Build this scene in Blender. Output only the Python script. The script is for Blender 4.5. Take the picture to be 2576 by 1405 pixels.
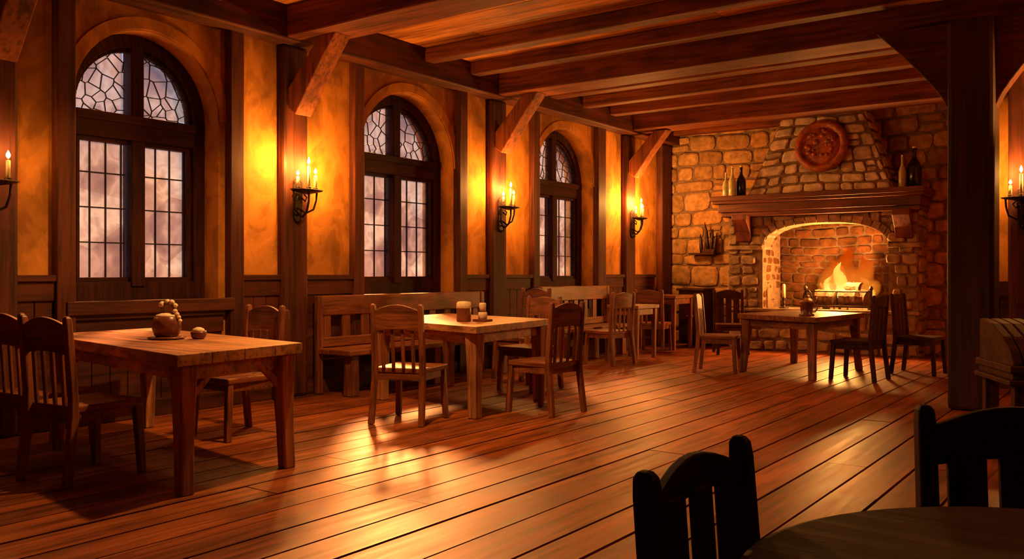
import bpy, bmesh, math, random
from mathutils import Vector, Matrix, noise
from mathutils.geometry import delaunay_2d_cdt
PI = math.pi
random.seed(7)
S = bpy.context.scene
COL = S.collection
for o in list(bpy.data.objects): bpy.data.objects.remove(o)

# ------------------------------------------------------------------ camera
FPX, EYE, HZ, CX = 2231.0, 1.2, 688.0, 6.9
YAW = math.atan(1612/2231)
cam_d = bpy.data.cameras.new('camera'); cam = bpy.data.objects.new('camera', cam_d); COL.objects.link(cam)
cam_d.sensor_width = 36; cam_d.lens = 36*FPX/2576; cam_d.shift_y = -(702.5-HZ)/2576
cam_d.clip_start = .05
cam.location = (CX, 0, EYE); cam.rotation_euler = (PI/2, 0, YAW)
S.camera = cam
# ------------------------------------------------------------------ view
S.view_settings.view_transform = 'Standard'; S.view_settings.look = 'None'
S.view_settings.gamma = 1; S.view_settings.use_curve_mapping = False
S.view_settings.exposure = 0.0
# ------------------------------------------------------------------ world: hazy dusk sky
W = bpy.data.worlds.new('dusk'); S.world = W; W.use_nodes = True
nt = W.node_tree; nt.nodes.clear()
wo = nt.nodes.new('ShaderNodeOutputWorld'); bg = nt.nodes.new('ShaderNodeBackground')
tc = nt.nodes.new('ShaderNodeTexCoord'); sx = nt.nodes.new('ShaderNodeSeparateXYZ')
rp = nt.nodes.new('ShaderNodeValToRGB'); mr = nt.nodes.new('ShaderNodeMapRange')
mr.inputs['From Min'].default_value = -.12; mr.inputs['From Max'].default_value = .22
nt.links.new(tc.outputs['Generated'], sx.inputs[0]); nt.links.new(sx.outputs['Z'], mr.inputs['Value'])
nz = nt.nodes.new('ShaderNodeTexNoise'); nz.inputs['Scale'].default_value = 9; nz.inputs['Detail'].default_value = 3
nt.links.new(tc.outputs['Generated'], nz.inputs['Vector'])
ad = nt.nodes.new('ShaderNodeMath'); ad.operation = 'MULTIPLY_ADD'; ad.inputs[1].default_value = .4; 
nt.links.new(nz.outputs['Fac'], ad.inputs[0]); nt.links.new(mr.outputs[0], ad.inputs[2])
sb = nt.nodes.new('ShaderNodeMath'); sb.operation = 'SUBTRACT'; sb.inputs[1].default_value = .2
nt.links.new(ad.outputs[0], sb.inputs[0]); nt.links.new(sb.outputs[0], rp.inputs[0])
e = rp.color_ramp.elements; e[0].position = 0; e[0].color = (.44, .27, .25, 1); e[1].position = 1; e[1].color = (.34, .38, .50, 1)
for p, c in ((.25, (.62, .42, .33, 1)), (.5, (.80, .66, .55, 1)), (.72, (.45, .42, .46, 1))):
    q = e.new(p); q.color = c
nt.links.new(rp.outputs[0], bg.inputs[0]); bg.inputs[1].default_value = 1.35
nt.links.new(bg.outputs[0], wo.inputs[0])
# ------------------------------------------------------------------ low sun through the windows
def lamp(kind, name, loc, energy, color, size=.1, parent=None):
    d = bpy.data.lights.new(name, kind); d.energy = energy; d.color = color
    if kind == 'SUN': d.angle = size
    elif kind == 'POINT': d.shadow_soft_size = size
    o = bpy.data.objects.new(name, d); COL.objects.link(o); o.location = loc
    if parent: o.parent = parent
    return o
SUN_DIR = Vector((1, -1.0, -.585)).normalized()
sun = lamp('SUN', 'low_sun', (-6, 14, 6), 27, (1, .47, .13), math.radians(9))
sun.rotation_euler = SUN_DIR.to_track_quat('-Z', 'Y').to_euler()
CANDLE = 98.0
FIRE = 420.0
LANTERN_FILL = 400.0
BOWL_FILL = 220.0

# ------------------------------------------------------------------ materials
def nodes(name):
    m = bpy.data.materials.new(name); m.use_nodes = True
    t = m.node_tree; b = t.nodes['Principled BSDF']
    return m, t, b
def N(t, kind, **kw):
    n = t.nodes.new(kind)
    for k, v in kw.items():
        if k in n.inputs: n.inputs[k].default_value = v
        else: setattr(n, k, v)
    return n
def ramp(t, fac, stops, interp='LINEAR'):
    r = t.nodes.new('ShaderNodeValToRGB'); r.color_ramp.interpolation = interp
    e = r.color_ramp.elements
    e[0].position, e[0].color = stops[0][0], (*stops[0][1], 1)
    e[1].position, e[1].color = stops[-1][0], (*stops[-1][1], 1)
    for p, c in stops[1:-1]:
        q = e.new(p); q.color = (*c, 1)
    t.links.new(fac, r.inputs[0]); return r
def mul(c, k): return tuple(min(1, x*k) for x in c)
def wood(name, base, axis='Z', rough=.45, scale=1.0, bump=.35, attr=False, spec=.5):
    m, t, b = nodes(name)
    tc = N(t, 'ShaderNodeTexCoord'); mp = N(t, 'ShaderNodeMapping')
    sc = [9*scale]*3; sc['XYZ'.index(axis)] = .55*scale; mp.inputs['Scale'].default_value = sc
    oi = N(t, 'ShaderNodeObjectInfo'); vm = N(t, 'ShaderNodeVectorMath', operation='ADD')
    ml = N(t, 'ShaderNodeMath', operation='MULTIPLY'); ml.inputs[1].default_value = 17
    t.links.new(oi.outputs['Random'], ml.inputs[0])
    t.links.new(tc.outputs['Object'], vm.inputs[0]); t.links.new(ml.outputs[0], vm.inputs[1])
    last = vm.outputs[0]
    if attr:
        at = N(t, 'ShaderNodeAttribute', attribute_name='tone')
        m5 = N(t, 'ShaderNodeMath', operation='MULTIPLY'); m5.inputs[1].default_value = 31
        t.links.new(at.outputs['Fac'], m5.inputs[0])
        v2 = N(t, 'ShaderNodeVectorMath', operation='ADD')
        t.links.new(last, v2.inputs[0]); t.links.new(m5.outputs[0], v2.inputs[1]); last = v2.outputs[0]
    t.links.new(last, mp.inputs[0])
    n1 = N(t, 'ShaderNodeTexNoise', Scale=1.0, Detail=5.0, Roughness=.62, Distortion=.6)
    t.links.new(mp.outputs[0], n1.inputs['Vector'])
    n2 = N(t, 'ShaderNodeTexNoise', Scale=3.6, Detail=3.0, Roughness=.55)
    t.links.new(mp.outputs[0], n2.inputs['Vector'])
    n3 = N(t, 'ShaderNodeTexNoise', Scale=2.2*scale, Detail=2.0)
    t.links.new(last, n3.inputs['Vector'])
    r1 = ramp(t, n1.outputs['Fac'], [(.30, mul(base, .42)), (.42, mul(base, .8)), (.52, base), (.60, mul(base, 1.35)), (.74, mul(base, .75))])
    r2 = ramp(t, n2.outputs['Fac'], [(.38, (.42, .38, .36)), (.5, (1, 1, 1)), (.7, (1.0, .97, .9))])
    r3 = ramp(t, n3.outputs['Fac'], [(.36, (.62, .58, .55)), (.46, (.9, .9, .9)), (.62, (1, 1, 1))])
    a = N(t, 'ShaderNodeMix', data_type='RGBA', blend_type='MULTIPLY'); a.inputs[0].default_value = .8
    t.links.new(r1.outputs[0], a.inputs[6]); t.links.new(r2.outputs[0], a.inputs[7])
    c = N(t, 'ShaderNodeMix', data_type='RGBA', blend_type='MULTIPLY'); c.inputs[0].default_value = .9
    t.links.new(a.outputs[2], c.inputs[6]); t.links.new(r3.outputs[0], c.inputs[7])
    out = c.outputs[2]
    if attr:
        r4 = ramp(t, at.outputs['Fac'], [(0, (.66, .60, .56)), (.5, (.95, .92, .9)), (1, (1, 1, 1))])
        d = N(t, 'ShaderNodeMix', data_type='RGBA', blend_type='MULTIPLY'); d.inputs[0].default_value = 1
        t.links.new(out, d.inputs[6]); t.links.new(r4.outputs[0], d.inputs[7]); out = d.outputs[2]
    t.links.new(out, b.inputs['Base Color'])
    rr = N(t, 'ShaderNodeMapRange'); rr.inputs['To Min'].default_value = rough-.08; rr.inputs['To Max'].default_value = rough+.18
    t.links.new(n2.outputs['Fac'], rr.inputs[0]); t.links.new(rr.outputs[0], b.inputs['Roughness'])
    b.inputs['Specular IOR Level'].default_value = spec
    bp = N(t, 'ShaderNodeBump', Strength=bump, Distance=.006); t.links.new(n1.outputs['Fac'], bp.inputs['Height'])
    t.links.new(bp.outputs[0], b.inputs['Normal'])
    return m
TIM = (.105, .023, .007)
FUR = (.25, .070, .022)
M = {}
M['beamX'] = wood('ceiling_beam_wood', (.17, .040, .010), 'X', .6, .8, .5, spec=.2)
M['bigpost'] = wood('blackened_timber', (.050, .012, .007), 'Z', .6, .9, .6, spec=.3)
for ax in 'XYZ':
    M['timber'+ax] = wood('aged_timber_'+ax, TIM, ax, .6, .8, .5, spec=.3)
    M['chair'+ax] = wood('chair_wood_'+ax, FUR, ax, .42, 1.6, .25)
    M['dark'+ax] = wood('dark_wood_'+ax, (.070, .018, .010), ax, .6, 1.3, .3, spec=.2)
    M['table'+ax] = wood('table_wood_'+ax, (.50, .20, .07), ax, .42, 1.0, .3)
    M['mantel'+ax] = wood('mantel_wood_'+ax, (.17, .036, .018), ax, .5, .8, .4)
    M['frame'+ax] = wood('window_wood_'+ax, (.060, .013, .006), ax, .6, 1.2, .3, spec=.2)
M['floor'] = wood('floor_boards', (.30, .074, .015), 'Y', .40, .75, .35, attr=True, spec=.28)
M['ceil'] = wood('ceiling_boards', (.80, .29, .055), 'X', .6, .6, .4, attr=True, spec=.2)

def plain(name, col, rough=.6, metal=0, vary=.35, scale=14, bump=.25, attr=None, spec=.5):
    m, t, b = nodes(name)
    tc = N(t, 'ShaderNodeTexCoord')
    n1 = N(t, 'ShaderNodeTexNoise', Scale=float(scale), Detail=5.0, Roughness=.6); t.links.new(tc.outputs['Object'], n1.inputs['Vector'])
    r = ramp(t, n1.outputs['Fac'], [(.32, mul(col, 1-vary)), (.5, col), (.68, mul(col, 1+vary))])
    out = r.outputs[0]
    if attr:
        at = N(t, 'ShaderNodeAttribute', attribute_name='tone')
        r4 = ramp(t, at.outputs['Fac'], attr)
        d = N(t, 'ShaderNodeMix', data_type='RGBA', blend_type='MULTIPLY'); d.inputs[0].default_value = 1
        t.links.new(out, d.inputs[6]); t.links.new(r4.outputs[0], d.inputs[7]); out = d.outputs[2]
    t.links.new(out, b.inputs['Base Color']); b.inputs['Roughness'].default_value = rough
    b.inputs['Metallic'].default_value = metal; b.inputs['Specular IOR Level'].default_value = spec
    bp = N(t, 'ShaderNodeBump', Strength=bump, Distance=.02); t.links.new(n1.outputs['Fac'], bp.inputs['Height'])
    t.links.new(bp.outputs[0], b.inputs['Normal'])
    return m
def plaster(name, base):
    m, t, b = nodes(name)
    tc = N(t, 'ShaderNodeTexCoord'); mp = N(t, 'ShaderNodeMapping'); mp.inputs['Scale'].default_value = (1, 1, .6)
    t.links.new(tc.outputs['Object'], mp.inputs[0])
    n1 = N(t, 'ShaderNodeTexNoise', Scale=2.3, Detail=4.0, Roughness=.55, Distortion=.9); t.links.new(mp.outputs[0], n1.inputs['Vector'])
    n2 = N(t, 'ShaderNodeTexNoise', Scale=9.0, Detail=5.0, Roughness=.6); t.links.new(mp.outputs[0], n2.inputs['Vector'])
    r1 = ramp(t, n1.outputs['Fac'], [(.38, mul(base, .55)), (.42, mul(base, .74)), (.49, mul(base, .80)), (.51, base), (.60, mul(base, 1.08)), (.63, mul(base, 1.22))])
    r2 = ramp(t, n2.outputs['Fac'], [(.35, (.72, .68, .62)), (.5, (1, 1, 1))])
    a = N(t, 'ShaderNodeMix', data_type='RGBA', blend_type='MULTIPLY'); a.inputs[0].default_value = .7
    t.links.new(r1.outputs[0], a.inputs[6]); t.links.new(r2.outputs[0], a.inputs[7])
    t.links.new(a.outputs[2], b.inputs['Base Color']); b.inputs['Roughness'].default_value = .8
    b.inputs['Specular IOR Level'].default_value = .2
    bp = N(t, 'ShaderNodeBump', Strength=.35, Distance=.02); t.links.new(n2.outputs['Fac'], bp.inputs['Height'])
    t.links.new(bp.outputs[0], b.inputs['Normal'])
    return m
M['plaster'] = plaster('ochre_plaster', (.56, .22, .036))
STONE_TONES = [(0, (.55, .48, .42)), (.35, (.85, .80, .72)), (.7, (1, .96, .88)), (1, (1, .84, .66))]
M['stone'] = plain('warm_stone', (.46, .26, .11), .85, 0, .4, 9, .7, STONE_TONES, .2)
M['greystone'] = plain('grey_stone', (.34, .24, .18), .85, 0, .45, 9, .7, STONE_TONES, .2)
M['firestone'] = plain('sooty_stone', (.10, .038, .012), .9, 0, .5, 9, .7, STONE_TONES, .2)
M['hoodstone'] = plain('pale_grey_stone', (.66, .54, .46), .85, 0, .4, 7, .7, STONE_TONES, .2)
M['bracewood'] = wood('split_timber', (.30, .082, .022), 'Z', .6, .8, .3, spec=.3)
M['mortar'] = plain('mortar', (.20, .115, .065), .9, 0, .4, 20, .5)
M['soot'] = plain('soot_brick', (.10, .055, .03), .95, 0, .5, 8, .4)
M['iron'] = plain('wrought_iron', (.045, .022, .015), .42, .6, .5, 30, .4)
M['lead'] = plain('window_lead', (.03, .02, .02), .6, .3, .2, 20, .1)
M['wax'] = plain('candle_wax', (.85, .66, .36), .5, 0, .1, 20, .1)
M['clay'] = plain('brown_glazed_clay', (.16, .045, .022), .28, 0, .35, 14, .2)
M['cream'] = plain('cream_cloth', (.78, .60, .38), .7, 0, .2, 30, .3)
M['terracotta'] = plain('carved_red_wood', (.34, .070, .018), .55, 0, .5, 12, .6)
M['brass'] = plain('old_brass', (.45, .22, .07), .4, .5, .4, 12, .3)
M['ash'] = plain('ash', (.16, .10, .07), .95, 0, .5, 30, .5)
M['bark'] = plain('log_bark', (.12, .05, .022), .85, 0, .6, 25, 1)
M['black'] = plain('dark_bottle_glass', (.012, .010, .012), .18, 0, .2, 10, .05)
M['pale'] = plain('pale_bottle_glass', (.48, .42, .24), .22, 0, .35, 10, .05)
def emis(name, stops, strength, axis='Z', lo=0, hi=1, alpha=None):
    m = bpy.data.materials.new(name); m.use_nodes = True; t = m.node_tree; t.nodes.clear()
    out = N(t, 'ShaderNodeOutputMaterial'); em = N(t, 'ShaderNodeEmission'); em.inputs[1].default_value = strength
    tc = N(t, 'ShaderNodeTexCoord'); sp = N(t, 'ShaderNodeSeparateXYZ'); t.links.new(tc.outputs['Object'], sp.inputs[0])
    mp = N(t, 'ShaderNodeMapRange'); mp.inputs['From Min'].default_value = lo; mp.inputs['From Max'].default_value = hi
    t.links.new(sp.outputs[axis], mp.inputs[0])
    r = ramp(t, mp.outputs[0], stops); t.links.new(r.outputs[0], em.inputs[0])
    if alpha:
        lw = N(t, 'ShaderNodeLayerWeight', Blend=alpha); tr = N(t, 'ShaderNodeBsdfTransparent'); mx = N(t, 'ShaderNodeMixShader')
        t.links.new(lw.outputs['Facing'], mx.inputs[0]); t.links.new(em.outputs[0], mx.inputs[1]); t.links.new(tr.outputs[0], mx.inputs[2])
        t.links.new(mx.outputs[0], out.inputs[0])
    else: t.links.new(em.outputs[0], out.inputs[0])
    return m
M['flame'] = emis('candle_flame', [(0, (1, .55, .15)), (.4, (1, .85, .45)), (1, (1, .6, .2))], 6, 'Z', 0, .1)
M['fireflame'] = emis('fire_flame', [(0, (1, .62, .16)), (.35, (1, .50, .07)), (1, (1, .17, .01))], 1.25, 'Z', 0, .55, .55)
M['firecore'] = emis('fire_core', [(0, (1, .82, .34)), (.5, (1, .72, .22)), (1, (1, .45, .06))], 1.7, 'Z', 0, .4, .35)
M['fireglow'] = emis('outer_flame', [(0, (1, .36, .03)), (.6, (1, .20, .012)), (1, (.8, .07, .0))], .8, 'Z', 0, .8, .72)
M['ember'] = emis('embers', [(0, (1, .25, .03)), (1, (1, .45, .08))], 1.2, 'X', 0, 1)
def glass():
    m = bpy.data.materials.new('frosted_window_glass'); m.use_nodes = True; t = m.node_tree; t.nodes.clear()
    out = N(t, 'ShaderNodeOutputMaterial'); tc = N(t, 'ShaderNodeTexCoord')
    n1 = N(t, 'ShaderNodeTexNoise', Scale=2.6, Detail=4.0, Roughness=.5, Distortion=.25); t.links.new(tc.outputs['Object'], n1.inputs['Vector'])
    r = ramp(t, n1.outputs['Fac'], [(.34, (.60, .50, .52)), (.44, (.74, .64, .62)), (.50, (.90, .82, .78)), (.56, (.80, .70, .68)), (.68, (.97, .92, .88))])
    v = N(t, 'ShaderNodeTexVoronoi', Scale=2.2); t.links.new(tc.outputs['Object'], v.inputs['Vector']); sv = N(t, 'ShaderNodeSeparateColor'); t.links.new(v.outputs['Color'], sv.inputs[0]); rv = ramp(t, sv.outputs[0], [(0, (.72, .62, .68)), (.5, (.95, .84, .78)), (1, (1, 1, 1))]); mg = N(t, 'ShaderNodeMix', data_type='RGBA', blend_type='MULTIPLY'); mg.inputs[0].default_value = 1; t.links.new(r.outputs[0], mg.inputs[6]); t.links.new(rv.outputs[0], mg.inputs[7])
    tr = N(t, 'ShaderNodeBsdfTransparent'); t.links.new(mg.outputs[2], tr.inputs[0])
    tl = N(t, 'ShaderNodeBsdfTranslucent'); t.links.new(r.outputs[0], tl.inputs[0])
    gl = N(t, 'ShaderNodeBsdfGlossy', Roughness=.25); gl.inputs[0].default_value = (.8, .8, .8, 1)
    a = N(t, 'ShaderNodeMixShader'); a.inputs[0].default_value = .04; t.links.new(tr.outputs[0], a.inputs[1]); t.links.new(tl.outputs[0], a.inputs[2])
    b = N(t, 'ShaderNodeMixShader'); b.inputs[0].default_value = .05; t.links.new(a.outputs[0], b.inputs[1]); t.links.new(gl.outputs[0], b.inputs[2])
    t.links.new(b.outputs[0], out.inputs[0]); return m
M['glass'] = glass()

# ------------------------------------------------------------------ mesh helpers
class MB:
    def __init__(s): s.bm = bmesh.new(); s.tone = s.bm.faces.layers.float.new('tone')
    def face(s, vs, tone=.5, mat=0):
        try:
            f = s.bm.faces.new(vs); f[s.tone] = tone; f.material_index = mat; return f
        except ValueError: return None
    def hull8(s, b, t, tone=.5, mat=0):
        """b,t: four bottom and four top corners, both counter-clockwise"""
        vb = [s.bm.verts.new(p) for p in b]; vt = [s.bm.verts.new(p) for p in t]
        n = len(vb)
        s.face(vb[::-1], tone, mat); s.face(vt, tone, mat)
        for i in range(n): s.face([vb[i], vb[(i+1) % n], vt[(i+1) % n], vt[i]], tone, mat)
        return s
    def box(s, x0, x1, y0, y1, z0, z1, tone=.5, mat=0):
        q = lambda z: [(x0, y0, z), (x1, y0, z), (x1, y1, z), (x0, y1, z)]
        return s.hull8(q(z0), q(z1), tone, mat)
    def prism(s, pts, axis, a, b, tone=.5, mat=0):
        """pts 2D outline (ccw) in the plane normal to axis, extruded from a to b"""
        f = {'X': lambda u, v, w: (w, u, v), 'Y': lambda u, v, w: (u, w, v), 'Z': lambda u, v, w: (u, v, w)}[axis]
        return s.hull8([f(u, v, a) for u, v in pts], [f(u, v, b) for u, v in pts], tone, mat)
    def bar(s, p, q, w, h, up=(0, 0, 1), tone=.5, mat=0, w2=None, h2=None):
        p, q = Vector(p), Vector(q); d = (q-p).normalized(); u = Vector(up)
        r = d.cross(u).normalized(); u = r.cross(d).normalized()
        w2 = w if w2 is None else w2; h2 = h if h2 is None else h2
        f = lambda c, w, h: [c-r*w/2-u*h/2, c+r*w/2-u*h/2, c+r*w/2+u*h/2, c-r*w/2+u*h/2]
        return s.hull8(f(p, w, h), f(q, w2, h2), tone, mat)
    def tube(s, pts, r, n=8, tone=.5, mat=0):
        pts = [Vector(p) for p in pts]; rs = r if isinstance(r, (list, tuple)) else [r]*len(pts)
        rings = []; ref = None
        for i, p in enumerate(pts):
            d = (pts[min(i+1, len(pts)-1)]-pts[max(i-1, 0)]).normalized()
            if ref is None: ref = d.orthogonal().normalized()
            a = (ref-d*ref.dot(d)); a = a.normalized() if a.length > 1e-5 else d.orthogonal().normalized()
            ref = a; b = d.cross(a)
            rings.append([s.bm.verts.new(p+(a*math.cos(2*PI*k/n)+b*math.sin(2*PI*k/n))*rs[i]) for k in range(n)])
        for i in range(len(rings)-1):
            for k in range(n): s.face([rings[i][k], rings[i][(k+1) % n], rings[i+1][(k+1) % n], rings[i+1][k]], tone, mat)
        s.face(rings[0][::-1], tone, mat); s.face(rings[-1], tone, mat); return s
    def lathe(s, prof, c=(0, 0, 0), n=24, sx=1, sy=1, tone=.5, mat=0, wob=0):
        c = Vector(c); rings = []
        for r, z in prof:
            rings.append([s.bm.verts.new(c+Vector((r*sx*math.cos(2*PI*k/n)*(1+wob*noise.noise((k*.7, z*9, 1))), r*sy*math.sin(2*PI*k/n), z))) for k in range(n)])
        for i in range(len(rings)-1):
            for k in range(n): s.face([rings[i][k], rings[i][(k+1) % n], rings[i+1][(k+1) % n], rings[i+1][k]], tone, mat)
        s.face(rings[0][::-1], tone, mat); s.face(rings[-1], tone, mat); return s
    def build(s, name, mats, parent=None, loc=None, bevel=0, smooth=False, seg=2):
        bmesh.ops.recalc_face_normals(s.bm, faces=s.bm.faces)
        me = bpy.data.meshes.new(name); s.bm.to_mesh(me); s.bm.free()
        for m in (mats if isinstance(mats, (list, tuple)) else [mats]): me.materials.append(M[m] if isinstance(m, str) else m)
        o = bpy.data.objects.new(name, me); COL.objects.link(o)
        if parent: o.parent = parent
        if loc: o.location = loc
        if smooth:
            for p in me.polygons: p.use_smooth = True
        if bevel:
            b = o.modifiers.new('bevel', 'BEVEL'); b.width = bevel; b.segments = seg; b.limit_method = 'ANGLE'; b.angle_limit = math.radians(35)
            b.harden_normals = False
        return o
def tag(o, label, cat, group=None):
    o['label'] = label; o['category'] = cat
    if group: o['group'] = group
    return o
def struct(o):
    o['kind'] = 'structure'; return o
def empty(name, loc=(0, 0, 0), rz=0):
    o = bpy.data.objects.new(name, None); COL.objects.link(o); o.location = loc; o.rotation_euler = (0, 0, rz); o.empty_display_size = .1
    return o
def copy_tree(o, parent=None):
    c = o.copy(); COL.objects.link(c)
    if parent: c.parent = parent
    for ch in [x for x in bpy.data.objects if x.parent == o]: copy_tree(ch, c)
    return c

# ------------------------------------------------------------------ room
X1, Y0, Y1 = 10.2, -2.6, 14.15
CEIL = 3.74
WINS = [(3.64, 4.98, 2.58, .97), (6.76, 8.33, 2.475, .97), (10.10, 11.65, 2.52, .97)]
# floor: wide boards along Y on a dark sub-floor
mb = MB(); mb.box(-.2, X1+.2, Y0-.2, Y1+.9, -.2, -.022, .2, 1)
x = -.05
while x < X1:
    w = random.uniform(.23, .31); y = Y0-random.uniform(0, 3)
    while y < Y1+.1:
        L = random.uniform(2.6, 4.6); g = .0085
        a, b = max(y, Y0), min(y+L, Y1+.1)
        if b > a: mb.box(x+g, x+w-g, a+.002, b-.002, -.05, random.uniform(-.0035, 0), random.random())
        y += L
    x += w
struct(mb.build('floor', ['floor', 'soot'], bevel=.003, seg=1))
# ceiling boards along X
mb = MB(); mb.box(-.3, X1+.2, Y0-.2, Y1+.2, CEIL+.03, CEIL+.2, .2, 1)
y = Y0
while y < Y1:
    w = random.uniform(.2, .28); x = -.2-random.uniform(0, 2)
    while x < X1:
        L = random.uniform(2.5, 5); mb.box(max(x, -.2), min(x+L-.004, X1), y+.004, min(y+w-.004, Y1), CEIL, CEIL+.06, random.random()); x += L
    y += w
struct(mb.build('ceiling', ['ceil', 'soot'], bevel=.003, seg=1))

# left wall with three arched openings
def arch(y0, y1, zs, n=28, r=0, zc=0):
    c, R = (y0+y1)/2, (y1-y0)/2+r
    return [(c+R*math.cos(PI*i/n), zs+R*math.sin(PI*i/n)) for i in range(n+1)]     # right to left
mb = MB(); T = .5
edges = [Y0-.2] + [v for w in WINS for v in w[:2]] + [Y1+.2]
for i in range(0, len(edges), 2): mb.box(-T, 0, edges[i], edges[i+1], 0, CEIL+.1)
for y0, y1, zs, z0 in WINS:
    mb.box(-T, 0, y0, y1, 0, z0-.05)
    a = arch(y0, y1, zs)
    for i in range(len(a)-1):
        (ya, za), (yb, zb) = a[i], a[i+1]
        mb.prism([(yb, zb), (ya, za), (ya, CEIL+.1), (yb, CEIL+.1)], 'X', -T, 0)
struct(mb.build('wall_left', 'plaster'))
mb = MB()
for y0, y1, zs, z0 in WINS:      # raised plaster band round each arch
    a, b = arch(y0, y1, zs, r=.012), arch(y0, y1, zs, r=.11)
    for i in range(len(a)-1): mb.prism([a[i+1], a[i], b[i], b[i+1]], 'X', 0, .018)
struct(mb.build('trim_1', 'plaster'))
# other walls
mb = MB(); mb.box(-T, X1+.4, Y0-.4, Y0, 0, CEIL+.1); struct(mb.build('wall_near', 'timberX'))
mb = MB(); mb.box(X1, X1+.4, Y0, Y1+.4, 0, CEIL+.1); struct(mb.build('wall_right', 'timberY'))

# ------------------------------------------------------------------ windows
def window(k, y0, y1, zs, z0):
    root = struct(empty('window_%d' % k, (-.25, (y0+y1)/2, z0)))
    hw = (y1-y0)/2; H = zs-z0; fr = .115
    mb = MB()
    a = [(hw, 0)] + [(hw*math.cos(PI*i/28), H+hw*math.sin(PI*i/28)) for i in range(29)] + [(-hw, 0)]
    ri = hw-fr
    b = [(ri, 0)] + [(ri*math.cos(PI*i/28), H+ri*math.sin(PI*i/28)) for i in range(29)] + [(-ri, 0)]
    for i in range(len(a)-1): mb.prism([a[i+1], a[i], b[i], b[i+1]], 'X', -.08, .05)
    # inner stepped moulding
    r2 = ri-.03; c = [(r2, 0)] + [(r2*math.cos(PI*i/28), H+r2*math.sin(PI*i/28)) for i in range(29)] + [(-r2, 0)]
    for i in range(len(a)-1): mb.prism([b[i+1], b[i], c[i], c[i+1]], 'X', -.06, .015)
    mb.box(-.08, .05, -ri, ri, 0, .16)
    mb.build('window_frame', 'frameZ', root, bevel=.006)
    zt0, zt1 = 2.34-z0, 2.55-z0
    mb = MB(); mb.box(-.08, .065, -ri, ri, zt0, zt1-.07); mb.box(-.08, .09, -ri, ri, zt1-.075, zt1)
    mb.build('transom', 'frameY', root, bevel=.006)
    mb = MB(); mb.box(-.08, .07, -.062, .062, .12, zt0); mb.build('mullion', 'frameZ', root, bevel=.008)
    mb = MB(); mb.box(-.08, .055, -.06, .06, zt1, H+hw-.05); mb.build('mullion', 'frameZ', root, bevel=.008)
    g0 = .075; g1 = r2; zb = .20
    for s in (-1, 1):
        lo, hi = sorted((s*g0, s*g1))
        # lower light
        mb = MB(); mb.box(-.03, -.024, lo, hi, zb-.02, zt0)
        p = mb.build('window_pane', 'glass', root)
        mb = MB()
        for j in (1, 2, 3):
            t = lo+(hi-lo)*j/3.25 if s < 0 else lo+(hi-lo)*j/3.25
            mb.box(-.034, -.014, t-.004, t+.004, zb-.02, zt0)
        for j in (1, 2, 3):
            z = zb+(zt0-zb)*j/4; mb.box(-.036, -.012, lo, hi, z-.005, z+.005)
        mb.build('lead_came', 'lead', p)
        mb = MB()   # casement rail
        mb.box(-.05, .03, lo, hi, zb-.06, zb); mb.box(-.05, .03, lo, hi, zt0-.035, zt0)
        e1 = lo if s < 0 else hi-.028
        mb.box(-.05, .03, e1, e1+.028, zb, zt0-.03)
        mb.build('casement', 'frameY', root, bevel=.004)
        # upper light: quarter round
        q = [(g0, zt1)] + [(max(g0, r2*math.cos(t*PI/2/16)), max(zt1, H+r2*math.sin(t*PI/2/16))) for t in range(17) if r2*math.cos(t*PI/2/16) > g0-.02]
        q = [(s*u, v) for u, v in q]
        q = q if s > 0 else q[::-1]
        mb = MB(); mb.prism(q, 'X', -.03, -.024); p = mb.build('window_pane', 'glass', root)
        inside = lambda u, v: g0 < abs(u) and u*s > 0 and v > zt1 and (abs(u)**2+(v-H)**2 < r2*r2 or v < H and abs(u) < r2)
        rnd = random.Random(k*10+s); pts = []
        nx = 6; 
        for i in range(-1, nx+1):
            for j in range(-1, 8):
                pts.append(Vector((s*(g0+(i+.5+rnd.uniform(-.55, .55))*(r2-g0)/nx*1.25), zt1+(j+.5+rnd.uniform(-.55, .55))*.125)))
        vv, _, ff, *_ = delaunay_2d_cdt(pts, [], [], 0, 1e-6)
        cc = []; adj = {}
        for fi, f in enumerate(ff):
            A, B, Cc = vv[f[0]], vv[f[1]], vv[f[2]]
            d = 2*(A.x*(B.y-Cc.y)+B.x*(Cc.y-A.y)+Cc.x*(A.y-B.y))
            if abs(d) < 1e-9: cc.append((A+B+Cc)/3)
            else: cc.append(Vector(((A.length_squared*(B.y-Cc.y)+B.length_squared*(Cc.y-A.y)+Cc.length_squared*(A.y-B.y))/d, (A.length_squared*(Cc.x-B.x)+B.length_squared*(A.x-Cc.x)+Cc.length_squared*(B.x-A.x))/d)))
            for i in range(3): adj.setdefault(frozenset((f[i], f[(i+1) % 3])), []).append(fi)
        mb = MB()
        for fs in adj.values():
            if len(fs) != 2: continue
            a_, b_ = cc[fs[0]], cc[fs[1]]
            if (a_-b_).length > .5 or (a_-b_).length < .01: continue
            seg = [a_.lerp(b_, t/12) for t in range(13)]; run = [p_ for p_ in seg if inside(p_.x, p_.y)]
            if len(run) > 1: mb.bar((-.024, run[0].x, run[0].y), (-.024, run[-1].x, run[-1].y), .006, .012, up=(1, 0, 0))
        mb.build('lead_came', 'lead', p)
    mb = MB(); mb.box(.05, .34, -hw-.07, hw+.07, -.06, .0); mb.box(.29, .36, -hw-.10, hw+.10, -.10, .012)
    mb.build('window_sill', 'timberY', root, bevel=.008)
for i, w in enumerate(WINS): window(i+1, *w)

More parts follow.
